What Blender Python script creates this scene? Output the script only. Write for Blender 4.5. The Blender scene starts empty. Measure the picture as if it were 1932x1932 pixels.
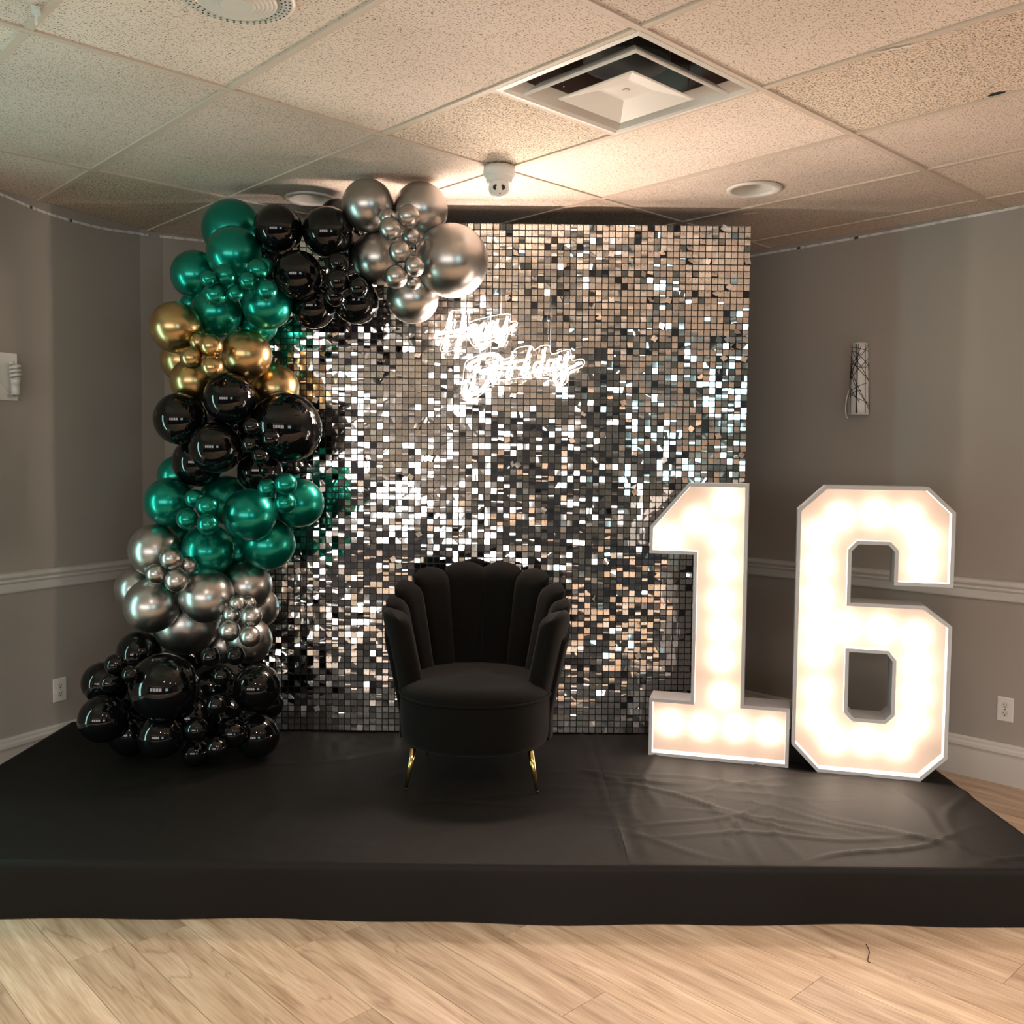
import bpy, bmesh, math, random
import numpy as np
from mathutils import Vector, Matrix
random.seed(7); RS = np.random.RandomState(11)
S = bpy.context.scene; COL = S.collection
pi = math.pi

# ------------------------------------------------------------------ camera
F, TH, RL, H = 1790.0, math.radians(3.2), math.radians(0.6), 1.524
Rv, Uv, Fv = Vector((1,0,0)), Vector((0,math.sin(TH),math.cos(TH))), Vector((0,math.cos(TH),-math.sin(TH)))
R2 = Rv*math.cos(RL)+Uv*math.sin(RL); U2 = -Rv*math.sin(RL)+Uv*math.cos(RL)
CAM = Vector((0,0,H))
cd = bpy.data.cameras.new('camera'); cam = bpy.data.objects.new('camera', cd); COL.objects.link(cam)
cd.sensor_width = 36; cd.lens = 36*F/1932; cd.clip_start = .05
M4 = Matrix((R2, U2, -Fv)).transposed().to_4x4(); M4.translation = CAM; cam.matrix_world = M4
S.camera = cam

# ------------------------------------------------------------------ world, exposure, light levels
S.view_settings.view_transform = 'Standard'; S.view_settings.look = 'None'
S.view_settings.gamma = 1; S.view_settings.use_curve_mapping = False
S.view_settings.exposure = 0.7
W = bpy.data.worlds.new('world'); S.world = W; W.use_nodes = True
W.node_tree.nodes['Background'].inputs[0].default_value = (.5,.7,.75,1)
W.node_tree.nodes['Background'].inputs[1].default_value = .3
S.cycles.use_denoising = True; S.cycles.max_bounces = 8; S.cycles.sample_clamp_indirect = 6
NEON_E, BULB_E = 160.0, 23.0
NEON_C, BULB_C = (1,.80,.66), (1,.82,.66)
DOOR_E, HALL_E = 8.0, 3.8
DOOR_C, HALL_C = (.48,1,.94), (1,.93,.87)
FILL_W, FILL_C = 25.0, (1,.83,.71)      # fill downlights added out of view to brighten the floor before the stage

# ------------------------------------------------------------------ helpers
def ray(x, y): return Fv + R2*((x-966)/F) - U2*((y-966)/F)
def onY(x, y, Y): d = ray(x,y); return CAM + d*(Y/d.y)
def onZ(x, y, Z): d = ray(x,y); return CAM + d*((Z-H)/d.z)
def onP(x, y, p, n): d = ray(x,y); return CAM + d*((Vector(p)-CAM).dot(n)/d.dot(n))

class MB:
    def __init__(s): s.v=[]; s.f=[]; s.m=[]; s.sm=[]
    def add(s, vs, fs, m=0, sm=False):
        o=len(s.v); s.v += [tuple(v) for v in vs]
        for f in fs: s.f.append([o+i for i in f]); s.m.append(m); s.sm.append(sm)
        return s
    def box(s, c, d, m=0, R=None):
        vs=[]
        for z in (-.5,.5):
            for x,y in ((-.5,-.5),(.5,-.5),(.5,.5),(-.5,.5)):
                p=Vector((x*d[0],y*d[1],z*d[2])); vs.append((R@p if R else p)+Vector(c))
        return s.add(vs,[(3,2,1,0),(4,5,6,7),(0,1,5,4),(1,2,6,5),(2,3,7,6),(3,0,4,7)],m)
    def prism(s, poly, z0, z1, m=0):
        n=len(poly); vs=[(p[0],p[1],z0) for p in poly]+[(p[0],p[1],z1) for p in poly]
        fs=[tuple(range(n))[::-1], tuple(range(n,2*n))]+[(i,(i+1)%n,n+(i+1)%n,n+i) for i in range(n)]
        return s.add(vs,fs,m)
    def rings(s, rings, m=0, sm=True, cap=True, closed=True, loop=False):
        n=len(rings[0]); vs=[p for r in rings for p in r]; fs=[]
        k=len(rings)
        for i in range(k if loop else k-1):
            i2=(i+1)%k
            for j in range(n if closed else n-1):
                j2=(j+1)%n; fs.append((i*n+j,i*n+j2,i2*n+j2,i2*n+j))
        s.add(vs,fs,m,sm)
        if cap and not loop:
            o=len(s.v)-k*n
            for f in (range(n-1,-1,-1), range((k-1)*n,k*n)): s.f.append([o+q for q in f]); s.m.append(m); s.sm.append(False)
        return s
    def tube(s, pts, r, n=8, m=0, cap=True, sm=True):
        pts=[Vector(p) for p in pts]; rr=r if isinstance(r,(list,tuple)) else [r]*len(pts); rg=[]
        up=None
        for i,p in enumerate(pts):
            t=(pts[min(i+1,len(pts)-1)]-pts[max(i-1,0)]).normalized()
            if up is None: up=t.orthogonal().normalized()
            up=(up-t*up.dot(t)); up = up.normalized() if up.length>1e-6 else t.orthogonal().normalized()
            b=t.cross(up)
            rg.append([p+(up*math.cos(2*pi*k/n)+b*math.sin(2*pi*k/n))*rr[i] for k in range(n)])
        return s.rings(rg,m,sm,cap)
    def lathe(s, prof, n=24, m=0, c=(0,0,0), R=None, sm=True, cap=True):
        rg=[]
        for r,z in prof:
            rg.append([(R@Vector((r*math.cos(2*pi*k/n),r*math.sin(2*pi*k/n),z)) if R else Vector((r*math.cos(2*pi*k/n),r*math.sin(2*pi*k/n),z)))+Vector(c) for k in range(n)])
        return s.rings(rg,m,sm,cap)
    def grid(s, fn, nu, nv, m=0, sm=True):
        vs=[fn(i/nu,j/nv) for j in range(nv+1) for i in range(nu+1)]
        fs=[(j*(nu+1)+i,j*(nu+1)+i+1,(j+1)*(nu+1)+i+1,(j+1)*(nu+1)+i) for j in range(nv) for i in range(nu)]
        return s.add(vs,fs,m,sm)
    def mesh(s, name, mats):
        me=bpy.data.meshes.new(name); me.from_pydata(s.v,[],s.f)
        for m in (mats if isinstance(mats,(list,tuple)) else [mats]): me.materials.append(m)
        me.polygons.foreach_set('material_index',s.m); me.polygons.foreach_set('use_smooth',s.sm); me.update()
        return me
    def build(s, name, mats, parent=None, loc=None, fix=True):
        me=s.mesh(name,mats)
        if fix:
            bm=bmesh.new(); bm.from_mesh(me); bmesh.ops.recalc_face_normals(bm,faces=bm.faces); bm.to_mesh(me); bm.free()
        return link(name,me,parent,loc)
def link(name, data, parent=None, loc=None):
    o=bpy.data.objects.new(name,data); COL.objects.link(o)
    if parent: o.parent=parent
    if loc is not None: o.location=loc
    return o
def tag(o, label, cat, group=None, kind=None):
    o['label']=label; o['category']=cat
    if group: o['group']=group
    if kind: o['kind']=kind
    return o
def thing(name, label, cat, loc=(0,0,0), rz=0, group=None):
    o=link(name,None,None,loc); o.rotation_euler=(0,0,rz); o.empty_display_size=.05
    return tag(o,label,cat,group)
def struct(o): o['kind']='structure'; return o

def smooth_path(pts, k=6):
    P=[Vector(p) for p in pts]; out=[]
    for i in range(len(P)-1):
        a=P[max(i-1,0)]; b=P[i]; c=P[i+1]; d=P[min(i+2,len(P)-1)]
        for j in range(k):
            t=j/k
            out.append(.5*((2*b)+(c-a)*t+(2*a-5*b+4*c-d)*t*t+(3*b-a-3*c+d)*t**3))
    out.append(P[-1]); return out
def clip(poly, n, d):            # keep n.p <= d
    out=[]
    for i in range(len(poly)):
        a,b=poly[i],poly[(i+1)%len(poly)]; da=n[0]*a[0]+n[1]*a[1]-d; db=n[0]*b[0]+n[1]*b[1]-d
        if da<=0: out.append(a)
        if da*db<0: t=da/(da-db); out.append((a[0]+(b[0]-a[0])*t,a[1]+(b[1]-a[1])*t))
    return out
def clip_room(poly, inset=0.0):
    for i in range(len(ROOM)):
        a,b=ROOM[i],ROOM[(i+1)%len(ROOM)]; ex,ey=b[0]-a[0],b[1]-a[1]; L=math.hypot(ex,ey)
        n=(-ey/L,ex/L); poly=clip(poly,n,n[0]*a[0]+n[1]*a[1]-inset)     # ROOM runs clockwise: outside lies to the left
        if len(poly)<3: return []
    return poly
def area(p): return abs(sum(p[i][0]*p[(i+1)%len(p)][1]-p[(i+1)%len(p)][0]*p[i][1] for i in range(len(p))))/2

# ------------------------------------------------------------------ materials
def mat(name, color=(.5,.5,.5), rough=.5, metal=0, spec=.5, coat=0, coat_r=.05, sheen=0, emit=None, es=0, bump=None, var=0, alpha=1, trans=0):
    m=bpy.data.materials.new(name); m.use_nodes=True; nt=m.node_tree; b=nt.nodes['Principled BSDF']
    b.inputs['Base Color'].default_value=(*color,1); b.inputs['Roughness'].default_value=rough; b.inputs['Metallic'].default_value=metal
    b.inputs['Specular IOR Level'].default_value=spec; b.inputs['Coat Weight'].default_value=coat; b.inputs['Coat Roughness'].default_value=coat_r
    b.inputs['Sheen Weight'].default_value=sheen; b.inputs['Alpha'].default_value=alpha; b.inputs['Transmission Weight'].default_value=trans
    if emit: b.inputs['Emission Color'].default_value=(*emit,1); b.inputs['Emission Strength'].default_value=es
    N=nt.nodes.new; L=nt.links.new
    if var or bump:
        tc=N('ShaderNodeTexCoord')
    if var:
        nz=N('ShaderNodeTexNoise'); nz.inputs['Scale'].default_value=2.3; nz.inputs['Detail'].default_value=6; L(tc.outputs['Object'],nz.inputs['Vector'])
        hs=N('ShaderNodeHueSaturation'); hs.inputs['Color'].default_value=(*color,1)
        mr=N('ShaderNodeMapRange'); mr.inputs['To Min'].default_value=1-var; mr.inputs['To Max'].default_value=1+var
        L(nz.outputs['Fac'],mr.inputs['Value']); L(mr.outputs[0],hs.inputs['Value']); L(hs.outputs[0],b.inputs['Base Color'])
    if bump:
        nb=N('ShaderNodeTexNoise'); nb.inputs['Scale'].default_value=bump[0]; nb.inputs['Detail'].default_value=4; L(tc.outputs['Object'],nb.inputs['Vector'])
        bn=N('ShaderNodeBump'); bn.inputs['Strength'].default_value=bump[1]; bn.inputs['Distance'].default_value=bump[2]
        L(nb.outputs['Fac'],bn.inputs['Height']); L(bn.outputs[0],b.inputs['Normal'])
    return m
def emis(name, color, strength):
    m=bpy.data.materials.new(name); m.use_nodes=True; nt=m.node_tree; nt.nodes.clear()
    e=nt.nodes.new('ShaderNodeEmission'); e.inputs[0].default_value=(*color,1); e.inputs[1].default_value=strength
    o=nt.nodes.new('ShaderNodeOutputMaterial'); nt.links.new(e.outputs[0],o.inputs[0]); return m
GA=.8164                                     # angle of the ceiling grid and the floor planks
A2=(math.cos(GA),-math.sin(GA)); B2=(math.sin(GA),math.cos(GA))

def tile_material(name='ceiling_tile_board',lo=(.75,.63,.545,1),hi=(.87,.745,.66,1),dens=1.0):
    m=mat(name,(.74,.67,.57),.95,spec=.1); nt=m.node_tree; N=nt.nodes.new; L=nt.links.new; b=nt.nodes['Principled BSDF']
    g=N('ShaderNodeNewGeometry'); oi=N('ShaderNodeObjectInfo')
    facs=[]
    for ang,sx,sy,sc,thr,gate in ((.3,1,2.6,70,.17,.45),(1.5,1,2.4,62,.15,.4),(2.5,1,2.2,95,.17,.35)):
        nz=N('ShaderNodeTexNoise'); nz.inputs['Scale'].default_value=40; L(g.outputs['Position'],nz.inputs['Vector'])
        ad=N('ShaderNodeVectorMath'); ad.operation='MULTIPLY_ADD'; L(nz.outputs['Color'],ad.inputs[0]); ad.inputs[1].default_value=(.02,.02,0); L(g.outputs['Position'],ad.inputs[2])
        mp=N('ShaderNodeMapping'); mp.inputs['Rotation'].default_value=(0,0,ang); mp.inputs['Scale'].default_value=(sx,sy,1); L(ad.outputs[0],mp.inputs['Vector'])
        vo=N('ShaderNodeTexVoronoi'); vo.voronoi_dimensions='2D'; vo.inputs['Scale'].default_value=sc; L(mp.outputs[0],vo.inputs['Vector'])
        lt=N('ShaderNodeMath'); lt.operation='LESS_THAN'; L(vo.outputs['Distance'],lt.inputs[0]); lt.inputs[1].default_value=thr*(.5+.5*dens)
        sp=N('ShaderNodeSeparateColor'); L(vo.outputs['Color'],sp.inputs[0])
        gt=N('ShaderNodeMath'); gt.operation='LESS_THAN'; L(sp.outputs[0],gt.inputs[0]); gt.inputs[1].default_value=gate*dens
        mu=N('ShaderNodeMath'); mu.operation='MULTIPLY'; L(lt.outputs[0],mu.inputs[0]); L(gt.outputs[0],mu.inputs[1]); facs.append(mu)
    mx=facs[0]
    for f in facs[1:]:
        q=N('ShaderNodeMath'); q.operation='MAXIMUM'; L(mx.outputs[0],q.inputs[0]); L(f.outputs[0],q.inputs[1]); mx=q
    big=N('ShaderNodeTexNoise'); big.inputs['Scale'].default_value=1.7; big.inputs['Detail'].default_value=5; L(g.outputs['Position'],big.inputs['Vector'])
    cr=N('ShaderNodeValToRGB'); cr.color_ramp.elements[0].position=.3; cr.color_ramp.elements[0].color=lo; cr.color_ramp.elements[1].position=.7; cr.color_ramp.elements[1].color=hi
    L(big.outputs['Fac'],cr.inputs[0])
    hs=N('ShaderNodeHueSaturation'); L(cr.outputs[0],hs.inputs['Color'])
    mr=N('ShaderNodeMapRange'); mr.inputs['To Min'].default_value=.86; mr.inputs['To Max'].default_value=1.06; L(oi.outputs['Random'],mr.inputs['Value']); L(mr.outputs[0],hs.inputs['Value'])
    mixc=N('ShaderNodeMix'); mixc.data_type='RGBA'; L(mx.outputs[0],mixc.inputs['Factor']); L(hs.outputs[0],mixc.inputs['A']); mixc.inputs['B'].default_value=(.17,.125,.085,1)
    L(mixc.outputs['Result'],b.inputs['Base Color'])
    bp=N('ShaderNodeBump'); bp.invert=True; bp.inputs['Strength'].default_value=.5; bp.inputs['Distance'].default_value=.002; L(mx.outputs[0],bp.inputs['Height']); L(bp.outputs[0],b.inputs['Normal'])
    return m
def wood_material(name, planks):
    m=mat(name,(.5,.35,.22),.42,spec=.35); nt=m.node_tree; N=nt.nodes.new; L=nt.links.new; b=nt.nodes['Principled BSDF']
    g=N('ShaderNodeNewGeometry'); oi=N('ShaderNodeObjectInfo')
    mp=N('ShaderNodeMapping'); mp.inputs['Rotation'].default_value=(0,0,GA); L(g.outputs['Position'],mp.inputs['Vector'])
    of=N('ShaderNodeVectorMath'); of.operation='MULTIPLY_ADD'; cv=N('ShaderNodeCombineXYZ'); L(oi.outputs['Random'],cv.inputs[0]); L(oi.outputs['Random'],cv.inputs[1])
    L(cv.outputs[0],of.inputs[0]); of.inputs[1].default_value=(37,91,0); L(mp.outputs[0],of.inputs[2])
    def noise(sx,sy,sc,det,dist=0):
        q=N('ShaderNodeMapping'); q.inputs['Scale'].default_value=(sx,sy,1); L(of.outputs[0],q.inputs['Vector'])
        n=N('ShaderNodeTexNoise'); n.inputs['Scale'].default_value=sc; n.inputs['Detail'].default_value=det; n.inputs['Distortion'].default_value=dist; L(q.outputs[0],n.inputs['Vector']); return n
    n1=noise(.9,9,2.2,8,.6); n2=noise(1.5,26,5,6,.4); n3=noise(.3,3.6,1.2,5,.7)
    cr=N('ShaderNodeValToRGB'); e=cr.color_ramp.elements; e[0].position=.28; e[0].color=(.40,.275,.18,1); e[1].position=.72; e[1].color=(.70,.55,.41,1)
    k=e.new(.5); k.color=(.56,.41,.29,1); L(n1.outputs['Fac'],cr.inputs[0])
    c2=N('ShaderNodeValToRGB'); c2.color_ramp.elements[0].position=.35; c2.color_ramp.elements[0].color=(.74,.70,.66,1); c2.color_ramp.elements[1].position=.6; c2.color_ramp.elements[1].color=(1,1,1,1); L(n2.outputs['Fac'],c2.inputs[0])
    mu=N('ShaderNodeMix'); mu.data_type='RGBA'; mu.blend_type='MULTIPLY'; mu.inputs['Factor'].default_value=.75; L(cr.outputs[0],mu.inputs['A']); L(c2.outputs[0],mu.inputs['B'])
    # thin dark cracks along contour lines of a slow noise
    sb=N('ShaderNodeMath'); sb.operation='SUBTRACT'; L(n3.outputs['Fac'],sb.inputs[0]); sb.inputs[1].default_value=.5
    ab=N('ShaderNodeMath'); ab.operation='ABSOLUTE'; L(sb.outputs[0],ab.inputs[0])
    c3=N('ShaderNodeValToRGB'); c3.color_ramp.elements[0].position=0; c3.color_ramp.elements[0].color=(.5,.42,.36,1); c3.color_ramp.elements[1].position=.006; c3.color_ramp.elements[1].color=(1,1,1,1); L(ab.outputs[0],c3.inputs[0])
    m2=N('ShaderNodeMix'); m2.data_type='RGBA'; m2.blend_type='MULTIPLY'; m2.inputs['Factor'].default_value=.5; L(mu.outputs['Result'],m2.inputs['A']); L(c3.outputs[0],m2.inputs['B'])
    hs=N('ShaderNodeHueSaturation'); L(m2.outputs['Result'],hs.inputs['Color']); mr=N('ShaderNodeMapRange'); mr.inputs['To Min'].default_value=.85; mr.inputs['To Max'].default_value=1.15
    L(oi.outputs['Random'],mr.inputs['Value']); L(mr.outputs[0],hs.inputs['Value'])
    L(hs.outputs[0],b.inputs['Base Color'])
    bp=N('ShaderNodeBump'); bp.inputs['Strength'].default_value=.12; bp.inputs['Distance'].default_value=.001; L(n2.outputs['Fac'],bp.inputs['Height']); L(bp.outputs[0],b.inputs['Normal'])
    return m
M={}
M['wall']=mat('greige_wall_paint',(.385,.35,.315),.75,spec=.25,bump=(160,.12,.0015),var=.03)
M['trim']=mat('white_trim_paint',(.62,.60,.57),.4,spec=.4)
M['tile']=tile_material(); M['tileaged']=tile_material('aged_ceiling_tile_board',(.74,.61,.50,1),(.84,.715,.60,1),1.5)
M['bar']=mat('ceiling_bar_enamel',(.62,.52,.435),.6,spec=.3,var=.05)
M['plank']=wood_material('vinyl_wood_plank',True)
M['darkfloor']=mat('unseen_dark_floor',(.022,.021,.024),.95,spec=.1,bump=(300,.5,.003),var=.2)  # for the added dark floor cover that the sequins mirror
M['base']=mat('dark_plank_gap',(.10,.07,.045),.7)
M['white']=mat('white_enamel',(.72,.68,.63),.4)
M['whiteplastic']=mat('white_plastic',(.78,.76,.73),.3)
M['black']=mat('black_plastic',(.006,.006,.007),.45,spec=.3)
M['duct']=mat('dark_duct_metal',(.17,.12,.11),.4,metal=.7)
M['dark']=mat('dark_void',(.01,.01,.01),.9)
M['glossblack']=mat('black_lens',(.004,.004,.004),.05)
M['cloth']=mat('black_stage_cloth',(.0070,.0058,.0050),.64,spec=.2,sheen=.0,bump=(55,.15,.003),var=.1)
M['velvet']=mat('black_velvet',(.0052,.0044,.0038),.85,spec=.06,sheen=.05,bump=(40,.15,.004),var=.25)
M['gold']=mat('polished_gold',(.80,.55,.20),.16,metal=1)
M['bgreen']=mat('chrome_green_latex',(.0,.27,.20),.29,metal=.85,coat=.35,coat_r=.08)
M['bblack']=mat('glossy_black_latex',(.0035,.0035,.004),.04,spec=.5)
M['bsilver']=mat('chrome_silver_latex',(.52,.495,.475),.31,metal=1,coat=.15,coat_r=.1)
M['bgold']=mat('chrome_gold_latex',(.55,.375,.17),.28,metal=1,coat=.15,coat_r=.1)
M['sequin']=mat('mirror_silver_sequin',(.86,.85,.84),.05,metal=1)
M['grid']=mat('black_sequin_grid',(.008,.008,.009),.35,spec=.4)
M['neon']=emis('neon_tube_glow',NEON_C,NEON_E)
M['bulb']=emis('bulb_glow',BULB_C,BULB_E)
M['numberwhite']=mat('number_frame_white',(.56,.55,.56),.45)
M['numberplate']=mat('number_back_plate',(.39,.315,.27),.6)
M['steel']=mat('thin_steel_wire',(.5,.5,.5),.3,metal=1)
M['clear']=mat('clear_plastic',(.85,.88,.88),.15,alpha=.45)
def acrylic():
    m=bpy.data.materials.new('clear_acrylic'); m.use_nodes=True; nt=m.node_tree; nt.nodes.clear(); N=nt.nodes.new
    t=N('ShaderNodeBsdfTransparent'); g=N('ShaderNodeBsdfGlossy'); g.inputs['Roughness'].default_value=.05
    x=N('ShaderNodeMixShader'); x.inputs[0].default_value=.10; o=N('ShaderNodeOutputMaterial')
    nt.links.new(t.outputs[0],x.inputs[1]); nt.links.new(g.outputs[0],x.inputs[2]); nt.links.new(x.outputs[0],o.inputs[0]); return m
M['acrylic']=acrylic()
M['acryledge']=mat('frosted_acrylic_edge',(.85,.80,.72),.3,alpha=.8)
M['door']=emis('daylit_door_pane',DOOR_C,DOOR_E); M['hallcyan']=emis('daylit_tinted_pane',(.62,.95,1),HALL_E); M['hall']=emis('daylit_window_pane',HALL_C,HALL_E)

# ------------------------------------------------------------------ room shell
HC=2.716; ST=.186
C1=(-1.954,5.169); dl=(-.452,-.892); db=(.871,.491); dr=(.700,-.714)
C1a=(C1[0]+dl[0]*.075,C1[1]+dl[1]*.075); C1b=(C1[0]+db[0]*.06,C1[1]+db[1]*.06)
C2=(.371,6.48); RB=(1.356,5.481); R1=(RB[0]+dr[0]*8,RB[1]+dr[1]*8)
L1=(C1[0]+dl[0]*11.4,C1[1]+dl[1]*11.4)
ROOM=[L1,C1a,C1b,C2,R1,(R1[0],-5.0)]      # clockwise seen from above
def outward(a,b): L=math.hypot(b[0]-a[0],b[1]-a[1]); return (-(b[1]-a[1])/L,(b[0]-a[0])/L)
def wall(name,a,b,z0=0,z1=HC+.3,t=.1):
    n=outward(a,b); m=MB(); m.prism([a,b,(b[0]+n[0]*t,b[1]+n[1]*t),(a[0]+n[0]*t,a[1]+n[1]*t)],z0,z1)
    return struct(m.build(name,M['wall']))
def lerp2(a,b,t): return (a[0]+(b[0]-a[0])*t,a[1]+(b[1]-a[1])*t)
# the left wall has a tall narrow glass door beyond the frame; the wall is one mesh round its opening
LL=11.4
def wall_with_openings(name,a,b,ops,t=.1):
    L=math.hypot(b[0]-a[0],b[1]-a[1]); n=outward(a,b); m=MB(); s=0
    def seg(s0,s1,z0,z1):
        p,q=lerp2(a,b,s0/L),lerp2(a,b,s1/L); m.prism([p,q,(q[0]+n[0]*t,q[1]+n[1]*t),(p[0]+n[0]*t,p[1]+n[1]*t)],z0,z1)
    for s0,s1,z0,z1 in ops:
        seg(s,s0,0,HC+.3)
        if z0>0: seg(s0,s1,0,z0)
        seg(s0,s1,z1,HC+.3); s=s1
    seg(s,L,0,HC+.3); return struct(m.build(name,M['wall']))
def opening_pane(name,pane,a,b,s0,s1,z0,z1,pm,t=.1):
    L=math.hypot(b[0]-a[0],b[1]-a[1]); n=outward(a,b); m=MB()
    def quad(u0,u1,w0,w1,d0,d1,mm):
        p,q=lerp2(a,b,u0/L),lerp2(a,b,u1/L)
        mm.prism([(p[0]+n[0]*d0,p[1]+n[1]*d0),(q[0]+n[0]*d0,q[1]+n[1]*d0),(q[0]+n[0]*d1,q[1]+n[1]*d1),(p[0]+n[0]*d1,p[1]+n[1]*d1)],w0,w1)
    e=.05
    quad(s0,s0+e,z0,z1,-.01,.09,m); quad(s1-e,s1,z0,z1,-.01,.09,m); quad(s0+e,s1-e,z0,z0+e,-.01,.09,m); quad(s0+e,s1-e,z1-e,z1,-.01,.09,m)
    o=struct(m.build(name,M['trim'])); p=MB(); quad(s0+e,s1-e,z0+e,z1-e,.03,.045,p); p.build(pane,pm,o); return o
dd=(LL-2.70,LL-2.17,.02,2.12)
wall_with_openings('wall_left',L1,C1a,[dd]); opening_pane('door_1','glass_pane',L1,C1a,*dd,M['door'])
wall('wall_corner',C1a,C1b); wall('wall_back',C1b,C2); wall('wall_right',C2,R1); wall('wall_side',R1,ROOM[5])
ops=[(2.6,4.6,.7,2.35),(6.6,8.0,.6,2.35),(8.2,9.6,.6,2.35),(9.8,11.2,.6,2.35),(11.4,12.8,.6,2.35)]
wall_with_openings('wall_front',ROOM[5],L1,ops)
for i,o in enumerate(ops): opening_pane('window_%d'%(i+1),'glass_pane',ROOM[5],L1,*o,M['hallcyan' if i==0 else 'hall'])

# floor: dark base slab, loose planks on it
fl=struct(MB().prism(ROOM,-.1,-.003).build('floor',M['plank']))
def AB(u,v): return (A2[0]*u+B2[0]*v, A2[1]*u+B2[1]*v)
WPL,LPL=.18,1.22; npl=0
cu=[]
for r in range(-40,60):
    v0=r*WPL+.035; off=(r*0.437+.21*(r%3))%1*LPL
    for k in range(-8,8):
        u0=k*LPL+off; c=AB(u0+LPL/2,v0+WPL/2)
        if not(-3.4<c[0]<3.4 and 1.4<c[1]<5.3): continue
        if -1.5<c[0]<1.15 and c[1]>3.75: continue
        if c[0]<-1.9 and c[1]>3.4: continue
        g=.0009
        poly=clip_room([AB(u0+g,v0+g),AB(u0+g,v0+WPL-g),AB(u0+LPL-g,v0+WPL-g),AB(u0+LPL-g,v0+g)],.002)
        if len(poly)<3 or area(poly)<.01: continue
        MB().prism(poly[::-1],-.003,0).build('plank',M['plank'],fl); npl+=1

cpt=clip([p for p in ROOM],(0,1),.55)
o=MB(); o.prism([(p[0]*.995,max(p[1],-4.98)) for p in cpt][::-1],-.003,.006); struct(o.build('floor_added_dark',M['darkfloor']))  # unseen dark cover, added to keep the lower sequin reflections dark
# ceiling: lay-in boards in a bar grid
ce=struct(MB().prism(ROOM,HC+.25,HC+.3).build('ceiling',M['dark']))
GO=(-1.3845,2.7518); TA,TB=1.22,.61
def G(i,j): return (GO[0]+A2[0]*TA*i+B2[0]*TB*j, GO[1]+A2[1]*TA*i+B2[1]*TB*j)
HOLES=[]   # round openings for recessed fittings: centre, radius
LIGHTS=[(onZ(1423,358,HC).xy,.095),(Vector((-.95,4.47)),.095)]
SPK=onZ(447,-6,HC).xy
HOLES=[(p,r) for p,r in LIGHTS]
def tile_poly_inside(poly,p):
    s=[ (poly[(k+1)%len(poly)][0]-poly[k][0])*(p[1]-poly[k][1])-(poly[(k+1)%len(poly)][1]-poly[k][1])*(p[0]-poly[k][0]) for k in range(len(poly))]
    return all(q>0 for q in s) or all(q<0 for q in s)
def tile_with_hole(poly,c,r,z0,z1):
    n=40; angs=sorted([2*pi*k/n for k in range(n)]+[math.atan2(p[1]-c[1],p[0]-c[0])%(2*pi) for p in poly]); inn=[];out=[]
    for a in angs:
        d=(math.cos(a),math.sin(a)); best=None
        for k in range(len(poly)):
            p,q=poly[k],poly[(k+1)%len(poly)]; ex,ey=q[0]-p[0],q[1]-p[1]; den=d[0]*ey-d[1]*ex
            if abs(den)<1e-9: continue
            t=((p[0]-c[0])*ey-(p[1]-c[1])*ex)/den; w=((p[0]-c[0])*d[1]-(p[1]-c[1])*d[0])/den
            if t>0 and -1e-6<=w<=1+1e-6 and (best is None or t<best): best=t
        inn.append((c[0]+d[0]*r,c[1]+d[1]*r)); out.append((c[0]+d[0]*best,c[1]+d[1]*best))
    m=MB(); rg=[[(*p,z0) for p in inn],[(*p,z0) for p in out],[(*p,z1) for p in out],[(*p,z1) for p in inn]]
    return m.rings(rg,0,False,False,loop=True)
hb=.004
for i in range(-9,10):
    for j in range(-12,9):
        halves=[(i,i+1)]
        if (i,j)==(0,2): halves=[(0,.5)]
        for i0,i1 in halves:
            poly=[G(i0,j),G(i1,j),G(i1,j+1),G(i0,j+1)]
            poly=clip_room(poly,.003)
            if len(poly)<3 or area(poly)<.004: continue
            z0=HC+.006
            hole=[h for h in HOLES if tile_poly_inside(poly,h[0])]
            if hole: tile_with_hole(poly,hole[0][0],hole[0][1],z0,z0+.014).build('ceiling_tile',M['tile'],ce)
            else: MB().prism(poly,z0,z0+.014).build('ceiling_tile',M['tileaged' if (i,j) in ((0,2),(1,3),(-1,4),(-2,1)) else 'tile'],ce)
def bar(p,q,w=.024):
    ex,ey=q[0]-p[0],q[1]-p[1]; L=math.hypot(ex,ey); n=(-ey/L*w/2,ex/L*w/2)
    poly=clip_room([(p[0]+n[0],p[1]+n[1]),(q[0]+n[0],q[1]+n[1]),(q[0]-n[0],q[1]-n[1]),(p[0]-n[0],p[1]-n[1])],.002)
    if len(poly)>2 and area(poly)>.0005: MB().prism(poly,HC,HC+.0065).build('ceiling_bar',M['bar'],ce)
for i in range(-9,11): bar(G(i,-12),G(i,9))
for j in range(-12,10):
    for i in range(-9,10):
        if i==0 and j in (2,3): bar(G(i+.012,j),G(i+.5,j)); bar(G(i+.5,j),G(i+.988,j))
        else: bar(G(i+.012,j),G(i+.988,j))
bar(G(.5,2.02),G(.5,2.98))
hp=onZ(1880,177,HC+.005)
hm=MB(); hm.prism([(hp.x+A2[0]*.026*math.cos(a)*(1+.2*math.sin(3*a))+B2[0]*.012*math.sin(a),hp.y+A2[1]*.026*math.cos(a)*(1+.2*math.sin(3*a))+B2[1]*.012*math.sin(a)) for a in [2*pi*k/14 for k in range(14)]],HC+.0045,HC+.007)
hm.build('hole',M['dark'],ce)

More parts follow.
